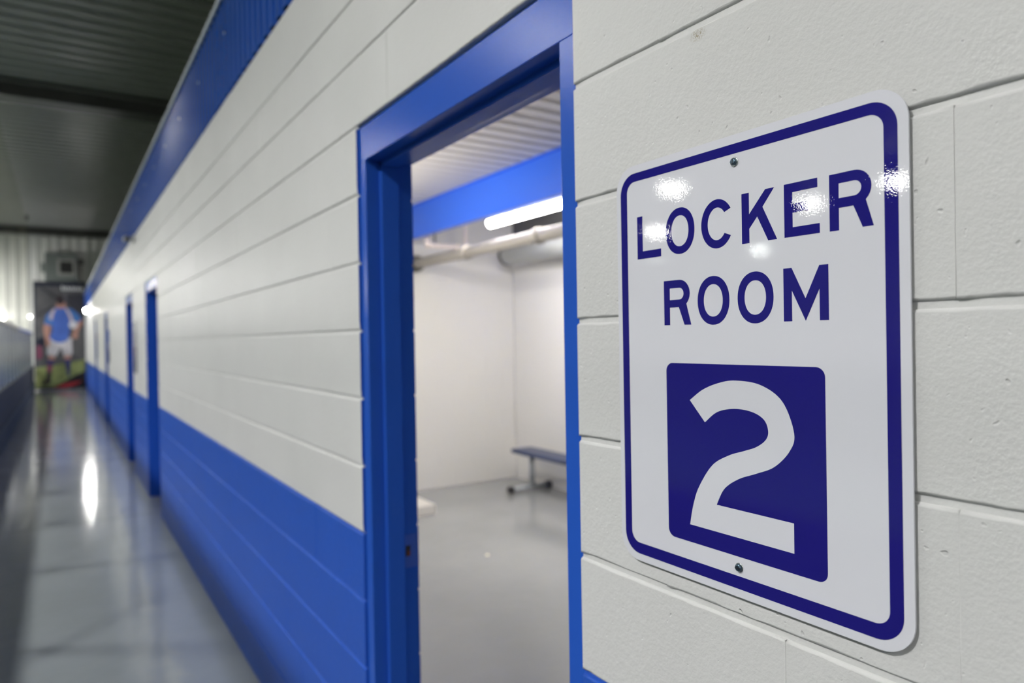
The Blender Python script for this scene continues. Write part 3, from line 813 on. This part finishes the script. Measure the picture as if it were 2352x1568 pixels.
mat('ban_dark', (0.085, 0.085, 0.09), 0.7, var=0.25)
mat('ban_navy', (0.010, 0.014, 0.035), 0.7)
mat('ban_charcoal', (0.035, 0.035, 0.045), 0.7)  # dark print tone of a panel and the truss lines
mat('ban_green', (0.22, 0.25, 0.09), 0.8, var=0.4)
mat('ban_red', (0.35, 0.015, 0.02), 0.6)
mat('ban_black', (0.012, 0.008, 0.010), 0.7)
mat('ban_jersey', (0.055, 0.13, 0.48), 0.7, var=0.15)
mat('ban_jersey_side', (0.045, 0.16, 0.46), 0.7)
mat('ban_trim', (0.55, 0.45, 0.46), 0.7)
mat('ban_shorts', (0.52, 0.50, 0.53), 0.7, var=0.1)
mat('ban_skin', (0.42, 0.22, 0.17), 0.7)
mat('ban_hair', (0.03, 0.02, 0.025), 0.7)
mat('ban_sock', (0.03, 0.03, 0.12), 0.7)
mat('ban_sock_red', (0.20, 0.04, 0.09), 0.7)
mat('ban_ball', (0.62, 0.62, 0.66), 0.6)
mat('ban_white', (0.75, 0.75, 0.78), 0.6)
BW, BH = 1.56, 3.79
ban = thing('hanging_banner', 'tall dark banner printed with a player in a blue shirt seen from behind', 'banner', (-0.765, END_Y - 0.075, 0.05))
def ban_layer(name, loops, material, n):
    # u to the right (+X), v up, facing -Y
    return link(name, shape2d(name, loops, 0.0012, material, lambda u, v, w_: Vector((u * BW, -0.004 - n * 0.0014 - w_, v * BH))), ban)
# photograph rectangle of the banner, zoom units -> 0..1
def q(*pts): return [[((x - 100) / 665.0, 1 - (y - 150) / 1330.0) for x, y in pts]]
sheet = bmesh.new(); bx(sheet, 0, BW, -0.004, 0, 0, BH); obj('sheet', sheet, 'ban_navy', ban)
ban_layer('backdrop', q((130, 205), (740, 205), (740, 1440), (110, 1440)), 'ban_dark', 0)
ban_layer('dark_panel', q((520, 300), (740, 300), (740, 780), (640, 560), (520, 420)), 'ban_charcoal', 1)
ban_layer('truss_line', q((170, 215), (215, 215), (410, 345), (400, 385)), 'ban_charcoal', 1)
ban_layer('truss_line', q((130, 590), (130, 560), (330, 450), (345, 480)), 'ban_charcoal', 1)
ban_layer('dark_panel', q((130, 860), (230, 830), (230, 960), (130, 930)), 'ban_navy', 1)
ban_layer('red_panel', q((130, 940), (190, 940), (200, 1090), (130, 1110)), 'ban_sock_red', 1)
ban_layer('grass', q((105, 1210), (300, 1190), (560, 1150), (740, 1120), (740, 1300), (420, 1450), (105, 1460)), 'ban_green', 1)
ban_layer('swoosh', q((330, 1465), (540, 1345), (765, 1255), (765, 1465)), 'ban_black', 2)
ban_layer('swoosh', q((330, 1468), (450, 1420), (620, 1395), (700, 1390), (620, 1440), (520, 1468)), 'ban_red', 3)
# player seen from the back
ban_layer('sock', q((250, 1110), (350, 1120), (330, 1190), (255, 1170)), 'ban_sock', 3)
ban_layer('sock', q((262, 1165), (330, 1185), (300, 1280), (245, 1260)), 'ban_sock_red', 3)
ban_layer('boot', q((250, 1255), (305, 1275), (295, 1400), (180, 1425), (190, 1400), (240, 1360)), 'ban_hair', 3)
ban_layer('sock', q((475, 1110), (555, 1115), (550, 1230), (540, 1335), (515, 1330), (490, 1220)), 'ban_sock', 3)
ban_layer('knee', q((285, 1040), (370, 1050), (345, 1125), (270, 1115)), 'ban_skin', 3)
ban_layer('knee', q((465, 1050), (560, 1050), (555, 1115), (475, 1115)), 'ban_skin', 3)
ban_layer('shorts', q((290, 850), (575, 850), (575, 1060), (470, 1070), (430, 960), (370, 1075), (255, 1050), (270, 920)), 'ban_shorts', 4)
ban_layer('arm', q((228, 660), (310, 680), (285, 850), (300, 900), (290, 950), (245, 950), (235, 850), (215, 740)), 'ban_skin', 5)
ban_layer('arm', q((640, 640), (705, 610), (720, 660), (650, 780), (655, 850), (600, 865), (575, 830), (600, 760)), 'ban_skin', 5)
ban_layer('sleeve', q((340, 490), (400, 470), (400, 640), (320, 695), (230, 670), (255, 570)), 'ban_jersey_side', 6)
ban_layer('sleeve', q((480, 470), (590, 490), (670, 560), (705, 620), (640, 665), (590, 650), (540, 560)), 'ban_jersey_side', 6)
ban_layer('shirt', q((370, 470), (500, 470), (555, 560), (560, 640), (545, 780), (520, 880), (430, 910), (350, 895), (290, 850), (330, 760), (340, 600)), 'ban_jersey', 7)
ban_layer('piping', q((345, 490), (380, 480), (345, 560), (330, 630), (290, 610), (310, 540)), 'ban_trim', 8)
ban_layer('piping', q((485, 470), (515, 475), (575, 560), (600, 640), (560, 650), (540, 570)), 'ban_trim', 8)
ban_layer('ball', [[((595 + 55 * math.cos(a * math.pi / 12) - 100) / 665, 1 - (685 + 48 * math.sin(a * math.pi / 12) - 150) / 1330) for a in range(24)]], 'ban_ball', 9)
ban_layer('neck', q((390, 400), (495, 400), (505, 470), (430, 485), (380, 470)), 'ban_skin', 8)
ban_layer('head', [[((435 + 52 * math.cos(a * math.pi / 12) - 100) / 665, 1 - (375 + 62 * math.sin(a * math.pi / 12) - 150) / 1330) for a in range(24)]], 'ban_hair', 9)
# unreadable pale caption, top right: strokes only
xs = 455
for k in range(9):
    hgt = (58, 40, 52, 34, 50, 36, 46, 34, 42)[k]
    ban_layer('caption_stroke', q((xs, 255 - hgt), (xs + 18, 255 - hgt), (xs + 20, 255), (xs + 2, 255)), 'ban_white', 2)
    xs += 31
b = bmesh.new(); cyl(b, (-0.02, -0.02, BH), (BW + 0.02, -0.02, BH), 0.015, n=10); obj('top_rod', b, 'steel_dark', ban)
